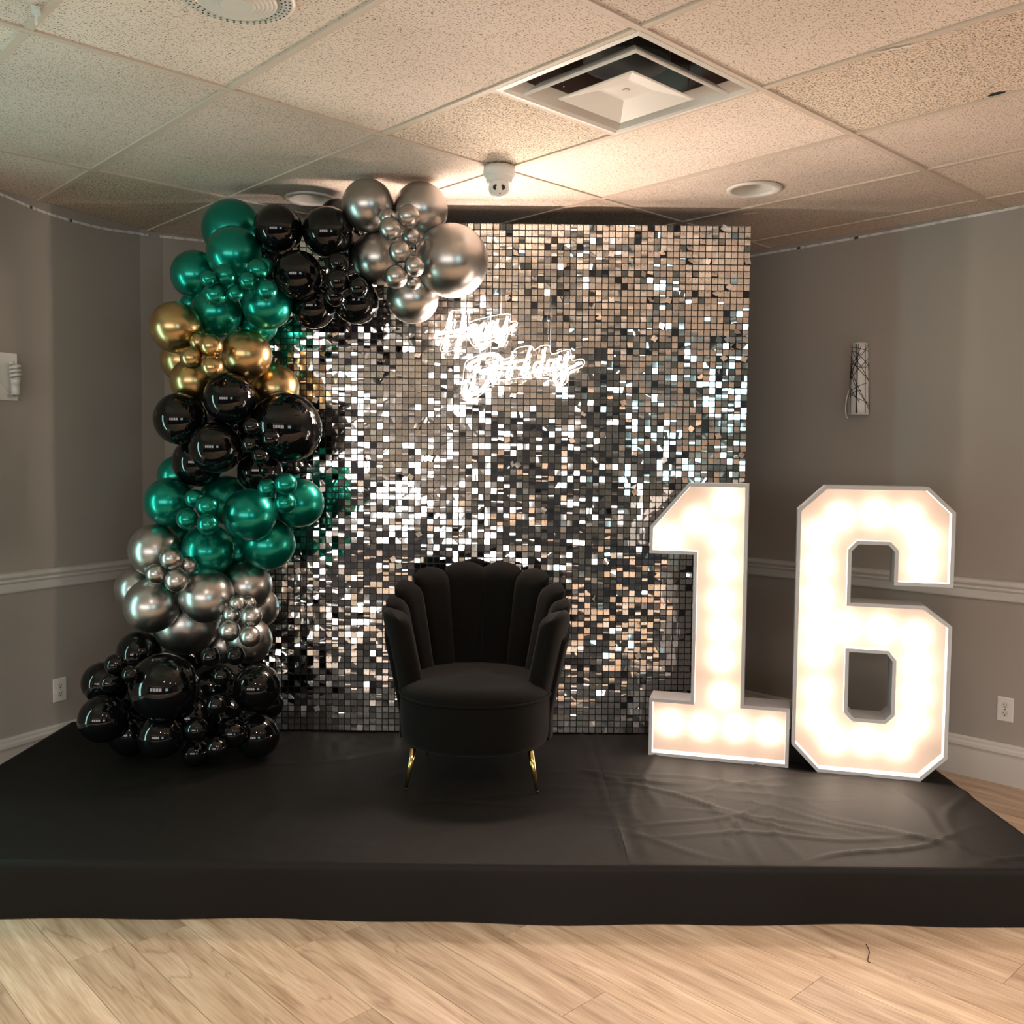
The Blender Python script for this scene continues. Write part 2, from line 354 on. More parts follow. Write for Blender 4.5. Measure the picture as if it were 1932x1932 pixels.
# chair rails and baseboards (extruded mouldings)
def moulding(name,a,b,prof,ext=0):
    n=outward(a,b); m=MB(); rg=[]
    for p in (a,b): rg.append([(p[0]-n[0]*d,p[1]-n[1]*d,z) for d,z in prof])
    m.rings(rg,0,False,True); return struct(m.build(name,M['trim']))
rail=[(-.002,.972),(.012,.972),(.026,.966),(.033,.957),(.033,.950),(.026,.943),(.021,.936),(.024,.928),(.020,.921),(.014,.917),(.014,.880),(.010,.874),(-.002,.874)]
bsb=[(-.002,.195),(.010,.195),(.016,.186),(.016,.176),(.024,.166),(.026,.152),(.020,.142),(.018,.134),(.018,.0),(-.002,.0)]
LE=lerp2(L1,C1a,(LL-2.05)/LL)
moulding('trim_1',LE,C1a,rail); moulding('trim_2',C1a,C1b,rail); moulding('trim_3',C1b,C2,rail); moulding('trim_4',C2,R1,rail)
moulding('baseboard_left',LE,C1a,bsb); moulding('baseboard_corner',C1a,C1b,bsb); moulding('baseboard_back',C1b,C2,bsb); moulding('baseboard_right',C2,R1,bsb)

# ------------------------------------------------------------------ stage
stg=thing('stage','low black cloth-covered stage platform across the corner of the room','stage',(0,0,0))
XL,XR,YF,YB=-2.19,1.86,3.05,4.68
MB().box(((XL+XR)/2,(YF+YB)/2,(ST-.012)/2),(XR-XL-.03,YB-YF-.03,ST-.012)).build('deck',M['black'],stg)
def hump(x,c,w): return math.exp(-((x-c)/w)**2)
creases=[]
rc=random.Random(5)
for k in range(30):
    x=rc.uniform(.35,1.8); y=rc.uniform(3.15,4.2); a=rc.choice([rc.gauss(.1,.25),rc.gauss(1.4,.2),rc.gauss(-.5,.3)]); creases.append((x,y,a,rc.uniform(.12,.5),rc.uniform(.007,.018),rc.uniform(.003,.008)))
for k in range(26):
    x=rc.uniform(-1.6,.4); y=rc.uniform(3.15,4.3); a=rc.choice([rc.gauss(.05,.2),rc.gauss(1.5,.2)]); creases.append((x,y,a,rc.uniform(.12,.5),rc.uniform(.01,.025),rc.uniform(.001,.003)))
cz=np.array(creases)
def cloth_z(x,y):
    dx,dy=x-cz[:,0],y-cz[:,1]; ca,sa=np.cos(cz[:,2]),np.sin(cz[:,2]); u=dx*ca+dy*sa; v=-dx*sa+dy*ca+.03*np.sin(u*9)
    z=float((cz[:,5]*np.exp(-(u/cz[:,3])**2-(v/cz[:,4])**2)).sum())
    sx=.421-.037*(y-3.05)/1.07
    z+=.006*hump(x,sx-.015,.010)+.003*hump(x,sx+.05,.02)+.0035*hump(x,-1.22-.05*(y-3.4),.012)
    z+=.0018*math.sin(x*5.1+y*2)*math.sin(y*4.3-x)
    return z
def cloth_piece(x0,x1,lift,left,right):
    m=MB(); nx=int((x1-x0)*62); ny=110
    s0=-ST if True else 0
    Ltot=ST+(YB-YF)
    # rows: front hem up to the edge, rounded over, back across the top
    rows=[]
    for k in range(9): rows.append(('f',k/8))
    for k in range(1,ny+1): rows.append(('t',k/ny))
    cols=[]
    if left: cols+=[('l',k/6) for k in range(6)]
    cols+=[('m',k/nx) for k in range(nx+1)]
    if right: cols+=[('r',1-k/6) for k in range(1,7)]
    def pt(c,r):
        if c[0]=='m': x=x0+(x1-x0)*c[1]; zx=None
        elif c[0]=='l': x=x0-.012*(1-c[1]); zx=c[1]
        else: x=x1+.012*(1-c[1]); zx=c[1]
        if r[0]=='f':
            q=r[1]; y=YF-.012*(1-q)-.010*math.sin(x*3.1+1)*(1-q)-.006*math.sin(x*9.7)*(1-q); zt=ST*q+.003
            if q>=1: y=YF+.004; zt=ST+.001
        else:
            y=YF+.006+(YB-YF-.006)*r[1]; zt=ST+.002+cloth_z(x,y)*min(1,r[1]*14)
        zt+=lift*(1 if r[0]=='t' else r[1])
        if zx is not None: zt=zt*zx+.003
        return (x,y,zt)
    vs=[pt(c,r) for r in rows for c in cols]; nc=len(cols)
    fs=[(j*nc+i,j*nc+i+1,(j+1)*nc+i+1,(j+1)*nc+i) for j in range(len(rows)-1) for i in range(nc-1)]
    m.add(vs,fs,0,True); return m
cloth_piece(XL,-1.20,.0,True,False).build('cloth_sheet',M['cloth'],stg)
cloth_piece(-1.235,.43,.0015,False,False).build('cloth_sheet',M['cloth'],stg)
cloth_piece(.40,XR,.003,False,True).build('cloth_sheet',M['cloth'],stg)

# ------------------------------------------------------------------ sequin wall
PW=.305; PX1=1.117; PX0=PX1-8*PW; PZ0=ST+.008; PYF=4.56
sw=thing('shimmer_wall','tall square wall of small mirror silver sequins standing behind the black armchair','backdrop',((PX0+PX1)/2,PYF,PZ0))
pm=MB().box((0,.006,0),(PW-.0015,.012,PW-.0015))
for k in range(1,10):
    q=-PW/2+k*PW/10; pm.box((q,-.001,0),(.0022,.003,PW-.002)); pm.box((0,-.001,q),(PW-.002,.003,.0022))
pmesh=pm.mesh('sequin_panel',M['grid'])
for a in range(8):
    for b in range(8): link('sequin_panel',pmesh,sw,(PX0+(a+.5)*PW-(PX0+PX1)/2,0,(b+.5)*PW))
fr=MB()
for x in (-1.2,0,1.2): fr.box((x,.035,1.22),(.04,.04,2.42))
for z in (.06,1.22,2.38): fr.box((0,.035,z),(2.40,.038,.04))
fr.build('support_frame',M['black'],sw)
SQ=PW/10; e=.0132
def sequin_geo(px,ry,rz,bend,ba):      # square leaf hanging from its top pin, slightly bowed
    R=(Matrix.Rotation(rz,3,'Z')@Matrix.Rotation(px,3,'X')@Matrix.Rotation(ry,3,'Y'))
    n=4; vs=[]; ca,sa=math.cos(ba),math.sin(ba)
    for j in range(n+1):
        for i in range(n+1):
            x=-1+2*i/n; z=-1+2*j/n
            cx=x*(1-.06*max(0,abs(z)-.6)); t=x*ca+z*sa
            p=Vector((cx*e, bend*(t*t), (z-1)*e+.002)); vs.append(R@p+Vector((0,-.006,e-.001)))
    fs=[(j*(n+1)+i,j*(n+1)+i+1,(j+1)*(n+1)+i+1,(j+1)*(n+1)+i) for j in range(n) for i in range(n)]
    d=.0017; c=Vector((0,-.0012,-.0022)); dv=[R@(c+Vector((d*math.cos(a),0,d*math.sin(a))))+Vector((0,-.006,e-.001)) for a in [2*pi*k/6 for k in range(6)]]
    return vs,fs,dv
cells=[]
pnoise=RS.normal(0,1,(8,8,3))
coln=RS.normal(0,1,80); rown=RS.normal(0,1,80)
field=MB(); single=[]
cxs=0.42; czs=1.36
for a in range(80):
    for b in range(80):
        x=PX0+(a+.5)*SQ; z=PZ0+(b+.5)*SQ
        single.append(((x-.15)**2+(z-1.32)**2,a,b))
single.sort(); single={(a,b) for _,a,b in single[:300]}
smooth=RS.normal(0,1,(14,14))
def sn(u,v):
    u*=12.9; v*=12.9; i,j=int(u),int(v); fu,fv=u-i,v-j
    return (smooth[i,j]*(1-fu)*(1-fv)+smooth[i+1,j]*fu*(1-fv)+smooth[i,j+1]*(1-fu)*fv+smooth[i+1,j+1]*fu*fv)
ncol=MB()
for a in range(80):
    for b in range(80):
        rr=random.random()
        pan=pnoise[a//10,b//10]
        sg=random.choice((1.3,2.2,3.5,7.0))
        px=math.radians(random.gauss(0,sg)+pan[0]*1.6+sn(a/80,b/80)*2.2)
        rz=math.radians(random.gauss(0,sg*.7)+pan[1]*1.6+coln[a]*1.2)
        ry=math.radians(random.gauss(0,1.6))
        if rr<.035: ry=math.radians(random.gauss(0,28)); rz+=random.gauss(0,.2); px+=random.gauss(0,.25)
        if rr>.985 or (b%10==9 and random.random()<.06): continue
        bend=random.choice((0,1,1))*random.gauss(0,.00035)
        vs,fs,dv=sequin_geo(px,ry,rz,bend,random.choice((pi/2,pi/2,random.uniform(0,pi))))
        loc=Vector((PX0+(a+.5)*SQ-(PX0+PX1)/2,0,(b+.5)*SQ))
        if (a,b) in single:
            m=MB(); m.add(vs,fs,0,True); m.add(dv,[tuple(range(6))],1); m.build('sequin',[M['sequin'],M['black']],sw,loc,fix=False)
        else:
            field.add([v+loc for v in vs],fs,0,True); field.add([v+loc for v in dv],[tuple(range(6))],1)
fo=field.build('sequin_field',[M['sequin'],M['black']],sw,fix=False); fo['kind']='stuff'

# ------------------------------------------------------------------ neon signs
NY=4.475
def npx(p,Y=NY): return onY(800+p[0]/6.0375,560+p[1]/6.0375,Y)
def neon(label,letters,outline,wires):
    allp=[npx(p) for p in outline]; c=sum(allp,Vector())/len(allp)
    t=thing('neon_sign',label,'neon sign',c,0,None)
    for st in letters:
        m=MB()
        for s in st: m.tube(smooth_path([npx(p)-c for p in s],5),.0045,7)
        m.build('letter_tube',M['neon'],t)
    ol=smooth_path([npx(p,NY+.014)-c for p in outline+[outline[0]]],3)[:-1]; n=len(ol)
    m=MB(); m.add(ol+[p+Vector((0,.005,0)) for p in ol],[tuple(range(n)),tuple(range(n,2*n))[::-1]],0)
    m.build('acrylic_backing',M['acrylic'],t)
    m=MB(); m.tube(ol+[ol[0]],.0016,5); m.build('acrylic_edge',M['acryledge'],t)
    for w in wires:
        p=npx(w,NY+.012)-c; top=Vector((p.x,PYF-.012-c.y,PZ0+8*PW+.002-c.z)); m=MB(); m.tube([p,top,top+Vector((0,.02,.002))],.0007,5); m.build('hanging_wire',M['steel'],t)
    return t
neon('white glowing neon script sign reading Happy hung on the sequin wall',[
 [[(310,190),(275,360),(235,540),(225,590),(250,600)],[(450,180),(425,340),(375,560),(365,590),(390,585)],[(125,470),(150,425),(260,400),(400,380),(520,350)]],
 [[(595,320),(540,325),(507,390),(528,450),(575,410),(602,325),(592,425),(630,445)]],
 [[(645,320),(625,430),(598,545)],[(640,345),(685,300),(715,350),(690,415),(632,432)]],
 [[(745,300),(725,400),(700,525)],[(742,330),(790,282),(818,335),(790,400),(732,415)]],
 [[(842,255),(832,340),(868,382),(920,325),(950,225)],[(950,225),(922,400),(880,500),(832,490),(850,425),(950,370),(1045,310)]]],
 [(110,480),(130,420),(240,370),(290,190),(340,155),(470,155),(515,200),(510,290),(600,260),(840,205),(985,200),(980,285),(1040,275),(1062,320),(970,400),(930,510),(850,530),(780,500),(740,535),(640,565),(570,560),(530,520),(505,465),(425,470),(395,600),(330,612),(225,630),(185,600),(215,470)],[(470,165),(875,205)])
neon('white glowing neon script sign reading Birthday hung on the sequin wall',[
 [[(640,710),(590,850),(545,1000),(515,1080)],[(478,810),(560,740),(700,672),(815,660),(842,715),(760,800),(640,850)],[(640,850),(745,850),(730,950),(630,1070),(520,1128),(452,1100),(478,950)]],
 [[(775,830),(748,925),(785,945)],[(800,770),(802,776)]],
 [[(822,810),(800,935)],[(812,850),(850,805),(890,825)]],
 [[(1015,660),(970,800),(942,905),(975,915)],[(870,765),(1000,740),(1135,722)]],
 [[(1212,580),(1160,730),(1108,880)],[(1125,815),(1175,768),(1195,800),(1165,865),(1205,868)]],
 [[(1385,575),(1350,720),(1325,838),(1350,835)],[(1345,752),(1280,748),(1250,810),(1285,842),(1340,790)]],
 [[(1485,722),(1430,720),(1400,785),(1430,825),(1470,775),(1487,725),(1476,812),(1520,800)]],
 [[(1545,670),(1535,750),(1575,782),(1620,720),(1642,625)],[(1642,625),(1612,850),(1572,980),(1502,970),(1522,890),(1640,822),(1795,748)]]],
 [(458,800),(500,720),(700,645),(840,645),(890,705),(980,690),(1045,590),(1180,560),(1240,575),(1255,610),(1330,560),(1430,558),(1455,650),(1590,610),(1668,608),(1685,725),(1790,705),(1832,740),(1800,800),(1660,872),(1632,970),(1560,1012),(1490,982),(1468,930),(1490,855),(1160,882),(1120,920),(960,942),(765,972),(700,1060),(600,1150),(500,1166),(425,1100),(448,900)],[(755,655),(1440,570)])

# ------------------------------------------------------------------ marquee numbers
def inset(poly,d):
    n=len(poly); out=[]
    A=sum(poly[i][0]*poly[(i+1)%n][1]-poly[(i+1)%n][0]*poly[i][1] for i in range(n)); sg=1 if A>0 else -1
    for i in range(n):
        p,a,b=Vector(poly[i]),Vector(poly[i-1]),Vector(poly[(i+1)%n]); e1=(p-a).normalized(); e2=(b-p).normalized()
        n1=Vector((-e1.y,e1.x))*sg; n2=Vector((-e2.y,e2.x))*sg; q=(n1+n2); q=q/(q.dot(n1)); out.append(tuple(p+q*d))
    return out
def number(label,loc,rz,outer,hole,bulbs,dep=.15,rec=.055):
    t=thing('marquee_number',label,'light-up number',loc,rz,'giant light-up numbers')
    T=.015; fm=MB()
    loops=[(outer,inset(outer,T))]
    if hole: loops.append((hole,inset(hole,-T)))
    for o,i in loops:
        n=len(o); rg=[[(x,dep,z) for x,z in o],[(x,0,z) for x,z in o],[(x,0,z) for x,z in i],[(x,rec+.004,z) for x,z in i]]
        vs=[p for r in rg for p in r]; fs=[(a*n+k,a*n+(k+1)%n,(a+1)*n+(k+1)%n,(a+1)*n+k) for a in range(3) for k in range(n)]; fm.add(vs,fs)
    fm.build('frame',M['numberwhite'],t)
    for yy,nm,mm,L in ((rec,'face_plate',M['numberplate'],[l[1] for l in loops]),(dep-.003,'back_panel',M['numberwhite'],[l[0] for l in loops])):
        bm=bmesh.new()
        for lp in L:
            vv=[bm.verts.new((x,yy,z)) for x,z in lp]
            for k in range(len(vv)): bm.edges.new((vv[k],vv[(k+1)%len(vv)]))
        bmesh.ops.triangle_fill(bm,use_beauty=True,use_dissolve=False,edges=bm.edges[:],normal=(0,-1,0))
        me=bpy.data.meshes.new(nm); bm.to_mesh(me); bm.free(); me.materials.append(mm); link(nm,me,t)
    R=Matrix.Rotation(pi/2,3,'X')
    bmh=MB(); r=.030
    bmh.lathe([(.0002,r+.022)]+[(r*math.sin(pi*k/9),.022+r*math.cos(pi*k/9)) for k in range(1,8)]+[(.0155,-.012)],16,0,R=R)
    bulbm=bmh.mesh('bulb',M['bulb'])
    skm=MB().lathe([(.019,-.0145),(.019,.004),(.0165,.006)],14,0,R=R).mesh('socket',M['whiteplastic'])
    for x,z in bulbs:
        b=link('bulb',bulbm,t,(x,rec-.008,z)); link('socket',skm,b)
    return t
AN=math.radians(-15.1)
one_o=[(.155,1.235),(.414,1.235),(.414,.262),(.609,.262),(.609,0),(0,0),(0,.262),(.184,.262),(.184,.918),(-.012,.918),(-.012,1.038)]
number('giant white light-up number one with round bulbs, in front of the sequin wall',onZ(1223,1427,ST)+Vector((0,0,.005)),AN,one_o,None,
 [(.318,1.15),(.19,1.07),(.07,.985),(.305,.996),(.312,.858),(.304,.714),(.312,.583),(.308,.451),(.318,.285),(.09,.140),(.235,.137),(.382,.140),(.525,.140)])
six_o=[(0,1.235),(.406,1.235),(.512,1.132),(.512,.822),(.283,.822),(.283,.962),(.258,.989),(.140,.989),(.113,.960),(.113,.741),(.406,.741),(.513,.660),(.513,.105),(.412,0),(0,0),(-.110,.113),(-.110,1.130)]
six_h=[(.114,.530),(.264,.530),(.288,.500),(.288,.276),(.262,.248),(.142,.248),(.115,.276)]
number('giant white light-up number six with round bulbs, right of the number one',onZ(1542,1459,ST)+Vector((0,0,.005)),AN,six_o,six_h,
 [(.065,1.105),(.208,1.117),(.338,1.106),(-.015,1.022),(.402,1.013),(.400,.900),(-.012,.890),(-.012,.756),(-.012,.624),(.100,.628),(.245,.625),(.388,.609),(-.008,.502),(.393,.480),(-.004,.348),(.395,.358),(-.001,.220),(.386,.231),(.066,.128),(.197,.137),(.325,.128)])

# ------------------------------------------------------------------ scallop armchair
ch=thing('scallop_armchair','black velvet scallop-back armchair on slim gold legs in front of the sequin wall','armchair',(-.142,4.0,ST+.004),math.radians(-2))
def sp(v,p): return math.copysign(abs(v)**p,v)
def shell(phi,v):
    k=v**1.1; a=.285+(.412-.285)*k; b=.285+(.375-.285)*k
    return Vector((a*math.sin(phi),-.01+b*math.cos(phi)))
bounds=[0,25,49,71,91,122]; tops=[.862,.842,.795,.745,.715]
def channel(p0,p1,ht,end):
    m=MB(); pc=(p0+p1)/2; hw=abs(p1-p0)/2*1.10; rg=[]; nv,nw=26,28; z0=.26
    for j in range(nv+1):
        v=j/nv; vv=v
        tk=1.0 if v<.88 else math.sqrt(max(.0,1-((v-.88)/.12)**2))
        tk=max(tk,.02); ring=[]
        for w in range(nw):
            an=2*pi*w/nw; u=sp(math.cos(an),.62); q=sp(math.sin(an),.8)
            du=u*(1 if v<.90 else (max(0,1-((v-.90)/.10)**2.2))**.5*.07+.93)
            phi=math.radians(pc+du*hw); z=z0+(ht-.030*abs(u)**2.0-z0)*v
            T=(.050 if q<0 else .034)*tk*(1.0+.25*end)
            base=shell(phi,(z-z0)/(.86-z0) if z>z0 else 0); nrm=Vector((math.sin(phi),math.cos(phi)))
            p=base+nrm*(T*q-.012*tk); ring.append((p.x,p.y,z))
        rg.append(ring)
    return m.rings(rg,0,True,True)
for sgn in (-1,1):
    for k in range(5): channel(sgn*bounds[k],sgn*bounds[k+1],tops[k],1 if k==4 else 0).build('back_channel',M['velvet'],ch)
def plan(t,a,b,yo,ex=.86): return Vector((a*sp(math.cos(t),ex),yo+b*sp(math.sin(t),ex)))
def drum(levels,n=48):
    m=MB(); rg=[]
    for z,k,sag in levels: rg.append([(*plan(2*pi*i/n,.318*k,.345*k,-.025),z) for i in range(n)])
    return m.rings(rg,0,True,True)
drum([(.163,.80,0),(.164,.90,0),(.172,.955,0),(.19,.982,0),(.23,.992,0),(.30,1,0),(.355,1,0),(.368,.99,0),(.372,.95,0)]).build('seat_base',M['velvet'],ch)
m=MB(); rg=[]
for z,k in ((.366,.97),(.374,1.0),(.392,.985),(.405,.93),(.416,.80),(.424,.6),(.428,.3),(.429,.02)): rg.append([(*plan(2*pi*i/48,.315*k,.345*k,-.03),z+.012*max(0,-math.sin(2*pi*i/48))*(k<.95)) for i in range(48)])
m.rings(rg,0,True,True).build('seat_cushion',M['velvet'],ch)
m=MB(); m.tube([(*plan(pi+pi*i/40,.322,.349,-.026),.371) for i in range(41)],.0045,8); m.build('piping',M['velvet'],ch)
for sx in (-1,1):
    for sy,gx in ((-1,.235),(1,.205)):
        y0=-.255 if sy<0 else .17
        m=MB(); a=Vector((sx*gx,y0,.170)); b=Vector((sx*(gx+.028),y0+sy*.014,.012)); m.tube([a,a+(b-a)*.5,b],[.0130,.0100,.0065],16); l=m.build('leg',M['gold'],ch)
        m=MB(); d=(b-a).normalized(); m.tube([b-d*.001,b+d*.008],[.0068,.0068],12); m.build('foot_cap',M['black'],l)
# back shell behind the channels
m=MB(); rg=[]
for j in range(13):
    v=j/12; z=.172+(.66-.172)*v; ring=[]
    for i in range(41):
        ph=math.radians(-110+220*i/40); b=shell(ph,max(0,(z-.26)/(.86-.26))); n=Vector((math.sin(ph),math.cos(ph))); p=b+n*.022; ring.append((p.x,p.y,min(z,.68-.10*(abs(ph)/2.06)**2)))
    rg.append(ring)
m.rings(rg,0,True,False,closed=False)
bo=m.build('back_shell',M['velvet'],ch); so=bo.modifiers.new('solid','SOLIDIFY'); so.thickness=.02; so.offset=1

# ------------------------------------------------------------------ balloons
# colour, px, py, radius px, layer (0 back .. 4 front), label
BAL=[
# upper green cluster
('g',450,545,46,0,'dark green balloon barely seen behind the small green knots of the upper cluster'),
('k',440,805,52,0,'black balloon barely seen at the heart of the middle black cluster'),
('k',345,1255,44,0,'black balloon barely seen under the broad silver balloon at the base'),
('k',420,1352,46,1,'black balloon in shadow behind the small black ones at the right of the base'),
('k',250,1320,44,1,'black balloon in shadow behind the biggest black balloon of the base'),
('s',400,1085,42,0,'silver balloon barely seen behind the front silver balloons'),
('k',362,1352,44,1,'black balloon in shadow filling the middle of the base near the stage'),
('s',425,1215,36,0,'silver balloon in shadow between the broad one and the small right knot'),
('k',505,482,40,0,'black balloon barely seen between the upper green knots and the black ones'),
('o',430,715,40,0,'gold balloon barely seen behind the knot of four small gold ones'),
('g',438,433,56,1,'uppermost large green balloon at the left shoulder of the arch'),
('g',441,479,51,2,'large green balloon just below the uppermost green one'),
('g',368,518,45,2,'large green balloon on the outer left of the upper green cluster'),
('g',425,518,20,4,'small green balloon highest of the left knot in the upper green cluster'),
('g',393,526,15,4,'tiny green balloon against the outer left large balloon of the upper cluster'),
('g',406,555,22,4,'small green balloon on top of the lower left large balloon, upper cluster'),
('g',444,553,15,4,'tiny green balloon in the middle of the upper green cluster'),
('g',486,509,20,4,'small green balloon highest of the right knot in the upper green cluster'),
('g',499,503,17,3,'small green balloon tucked behind the highest one of the right knot'),
('g',467,530,16,4,'tiny green balloon left of the right knot in the upper green cluster'),
('g',503,547,20,4,'small green balloon on top of the lower right large balloon, upper cluster'),
('g',408,589,48,3,'large green balloon directly above the gold balloons, left of two'),
('g',504,574,47,3,'large green balloon beside the black balloons, right end of the upper green cluster'),
('g',487,612,36,1,'green balloon half hidden above the large gold balloon by the sequins'),
('g',362,574,22,0,'green balloon peeking out behind the top left gold balloon'),
# gold cluster
('o',332,618,48,3,'large gold balloon at the upper left of the gold cluster'),
('o',347,680,43,1,'gold balloon behind, mostly hidden at the left edge of the gold cluster'),
('o',376,646,18,3,'small gold balloon at the back of the knot of four'),
('o',398,653,22,4,'small gold balloon highest of the knot of four'),
('o',361,675,21,4,'small gold balloon leftmost of the knot of four'),
('o',400,692,21,4,'small gold balloon lowest of the knot of four'),
('o',465,669,47,3,'large gold balloon below the green balloons, centre right of the gold cluster'),
('o',365,719,43,2,'large gold balloon at the bottom left of the gold cluster'),
('o',519,732,45,2,'large gold balloon next to the sequin wall, lowest of the gold cluster'),
# middle black cluster
('k',433,751,48,4,'large black balloon wedged up between the gold balloons'),
('k',340,790,49,3,'large black balloon at the outer left below the gold balloons'),
('k',540,807,66,2,'biggest black balloon halfway up the garland beside the sequin wall'),
('k',407,844,49,4,'large black balloon at the centre of the middle black cluster'),
('k',373,872,47,2,'large black balloon at the lower left of the middle black cluster'),
('k',474,805,16,4,'small black balloon highest of the knot beside the biggest black one'),
('k',511,827,18,4,'small black balloon resting on the biggest black balloon'),
('k',473,838,17,4,'small black balloon at the left of the knot in the middle black cluster'),
('k',491,860,16,4,'small black balloon lowest of the knot in the middle black cluster'),
('k',490,888,42,2,'black balloon just above the lower green balloons, by the sequin wall'),
# lower green cluster
('g',335,897,37,0,'green balloon peeking out left behind the middle black cluster'),
('g',319,947,46,3,'large green balloon at the outer left of the lower green cluster'),
('g',424,943,46,1,'green balloon set back in the middle of the lower green cluster'),
('g',471,972,50,4,'large green balloon at the front centre of the lower green cluster'),
('g',565,949,46,2,'large green balloon reaching furthest over the sequin wall'),
('g',507,1027,49,2,'large green balloon lowest on the sequin side of the lower green cluster'),
('g',392,1039,50,3,'large green balloon directly above the front silver balloons'),
('g',367,941,18,3,'small green balloon at the back of the left knot, lower green cluster'),
('g',391,955,21,4,'small green balloon highest in front of the left knot, lower green cluster'),
('g',353,979,20,4,'small green balloon leftmost of the left knot, lower green cluster'),
('g',392,989,20,4,'small green balloon lowest of the left knot, lower green cluster'),
('g',504,921,18,4,'small green balloon leftmost of three near the sequin wall'),
('g',539,913,21,4,'small green balloon highest of three near the sequin wall'),
('g',538,949,20,4,'small green balloon lowest of three near the sequin wall'),
('g',328,1018,44,0,'dark green balloon mostly hidden behind the upper left silver balloon'),
('g',448,1040,38,0,'dark green balloon barely seen between two large green balloons above the silver ones'),
# lower silver cluster
('s',293,1038,49,3,'large silver balloon at the upper left of the lower silver cluster'),
('s',259,1109,41,1,'silver balloon at the far left, half hidden below the chair rail'),
('s',287,1142,51,3,'large silver balloon at the lower left of the lower silver cluster'),
('s',390,1124,51,3,'large silver balloon at the front centre of the lower silver cluster'),
('s',466,1106,47,2,'large silver balloon below the green ones, right side of the lower cluster'),
('s',484,1147,41,0,'silver balloon behind, showing its edge against the sequins'),
('s',352,1173,62,1,'broad silver balloon below the two front silver balloons'),
('s',470,1208,43,2,'lowest silver balloon on the sequin side, above the black balloons'),
('s',323,1054,21,4,'small silver balloon highest of the left knot of four'),
('s',354,1066,17,3,'small silver balloon at the back right of the left knot of four'),
('s',294,1083,19,4,'small silver balloon leftmost of the left knot of four'),
('s',333,1095,22,4,'small silver balloon lowest of the left knot of four'),
('s',437,1160,17,3,'small silver balloon at the upper left of the right knot, lower cluster'),
('s',474,1163,20,4,'small silver balloon at the upper right of the right knot, lower cluster'),
('s',433,1190,20,4,'small silver balloon at the lower left of the right knot, lower cluster'),
('s',472,1201,20,4,'small silver balloon at the lower right of the right knot, lower cluster'),
('s',448,1138,15,3,'tiny silver balloon behind the right knot, below the right large silver balloon'),
('s',470,1138,13,3,'tiniest silver balloon, between the right knot and the large balloon above it'),
# bottom black cluster
('k',262,1232,41,1,'black balloon at the upper left of the base, under the silver balloons'),
('k',309,1296,64,3,'biggest black balloon at the base of the garland'),
('k',194,1288,39,1,'black balloon at the far left of the base, behind three small ones'),
('k',195,1356,45,3,'large black balloon at the left end of the base on the stage'),
('k',218,1254,20,4,'small black balloon highest of three at the left of the base'),
('k',207,1288,18,4,'small black balloon lowest of three at the left of the base'),
('k',246,1272,16,4,'small black balloon between the knot and the biggest black balloon of the base'),
('k',397,1239,18,4,'small black balloon below the broad silver balloon, left of a pair'),
('k',444,1237,18,4,'small black balloon below the small silver knot, right of a pair'),
('k',418,1275,17,4,'small black balloon under the pair at the top of the base'),
('k',408,1330,19,4,'small black balloon beside the lower right of the biggest base balloon'),
('k',484,1297,45,3,'large black balloon at the right of the base by the sequin wall'),
('k',508,1328,27,1,'black balloon behind, at the bottom left corner of the sequin wall'),
('k',371,1376,22,4,'small black balloon below the biggest base balloon'),
('k',440,1384,27,4,'medium black balloon low on the right of the base, overlapping a larger one'),
('k',485,1388,42,3,'large black balloon at the right end of the base on the stage'),
('k',409,1411,20,4,'small black balloon lying lowest at the front of the base'),
('k',303,1388,42,2,'black balloon on the stage beneath the biggest base balloon'),
('k',400,1300,50,0,'black balloon barely seen deep between the biggest base balloon and the right one'),
('k',245,1385,40,1,'black balloon on the stage between the left end and the middle of the base'),
('k',370,1420,26,2,'black balloon in shadow on the stage at the centre of the base'),
# top black cluster
('k',525,432,46,3,'large black balloon next to the uppermost green balloon'),
('k',619,438,48,3,'large black balloon next to the upper silver balloons'),
('k',562,519,46,3,'large black balloon in the middle of the upper black cluster'),
('k',591,578,42,2,'large black balloon lowest left of the upper black cluster'),
('k',672,568,43,2,'large black balloon lowest right of the upper black cluster'),
('k',638,412,36,0,'black balloon peeking out behind near the ceiling'),
('k',638,497,20,3,'small black balloon highest of the upper black knot'),
('k',638,532,22,4,'small black balloon at the front of the upper black knot'),
('k',632,558,20,3,'small black balloon lowest of the upper black knot'),
('k',676,543,19,4,'small black balloon resting on the lowest right large black balloon'),
('k',650,478,42,0,'black balloon barely seen behind the upper black knot'),
# top silver cluster
('s',694,388,49,2,'large silver balloon touching the ceiling, left of two'),
('s',794,396,51,2,'large silver balloon near the ceiling, right of two'),
('s',714,487,50,2,'large silver balloon in the middle left of the upper silver cluster'),
('s',852,492,69,3,'biggest silver balloon at the tip of the arch'),
('s',778,561,49,2,'lowest silver balloon of the arch, above the neon sign'),
('s',770,408,22,4,'small silver balloon highest of the chain in the upper silver cluster'),
('s',732,410,16,3,'small silver balloon half hidden at the top left of the chain'),
('s',736,432,22,4,'small silver balloon second on the left of the chain, upper cluster'),
('s',775,447,17,3,'small silver balloon set back beside the middle of the chain'),
('s',754,476,21,4,'small silver balloon in the middle of the chain, upper cluster'),
('s',782,503,19,4,'small silver balloon touching the biggest silver balloon'),
('s',747,522,22,4,'small silver balloon lowest of the chain, upper cluster'),
('s',779,532,15,3,'tiny silver balloon behind the lower end of the chain'),
]
n=len(BAL); dirs=[ray(b[1],b[2]) for b in BAL]; dirs=np.array([tuple(d/d.y) for d in dirs])
rp=np.array([b[3] for b in BAL],float); Yd=np.array([4.36-.075*b[4] if b[3]>25 else 4.24-.075*b[4] for b in BAL])
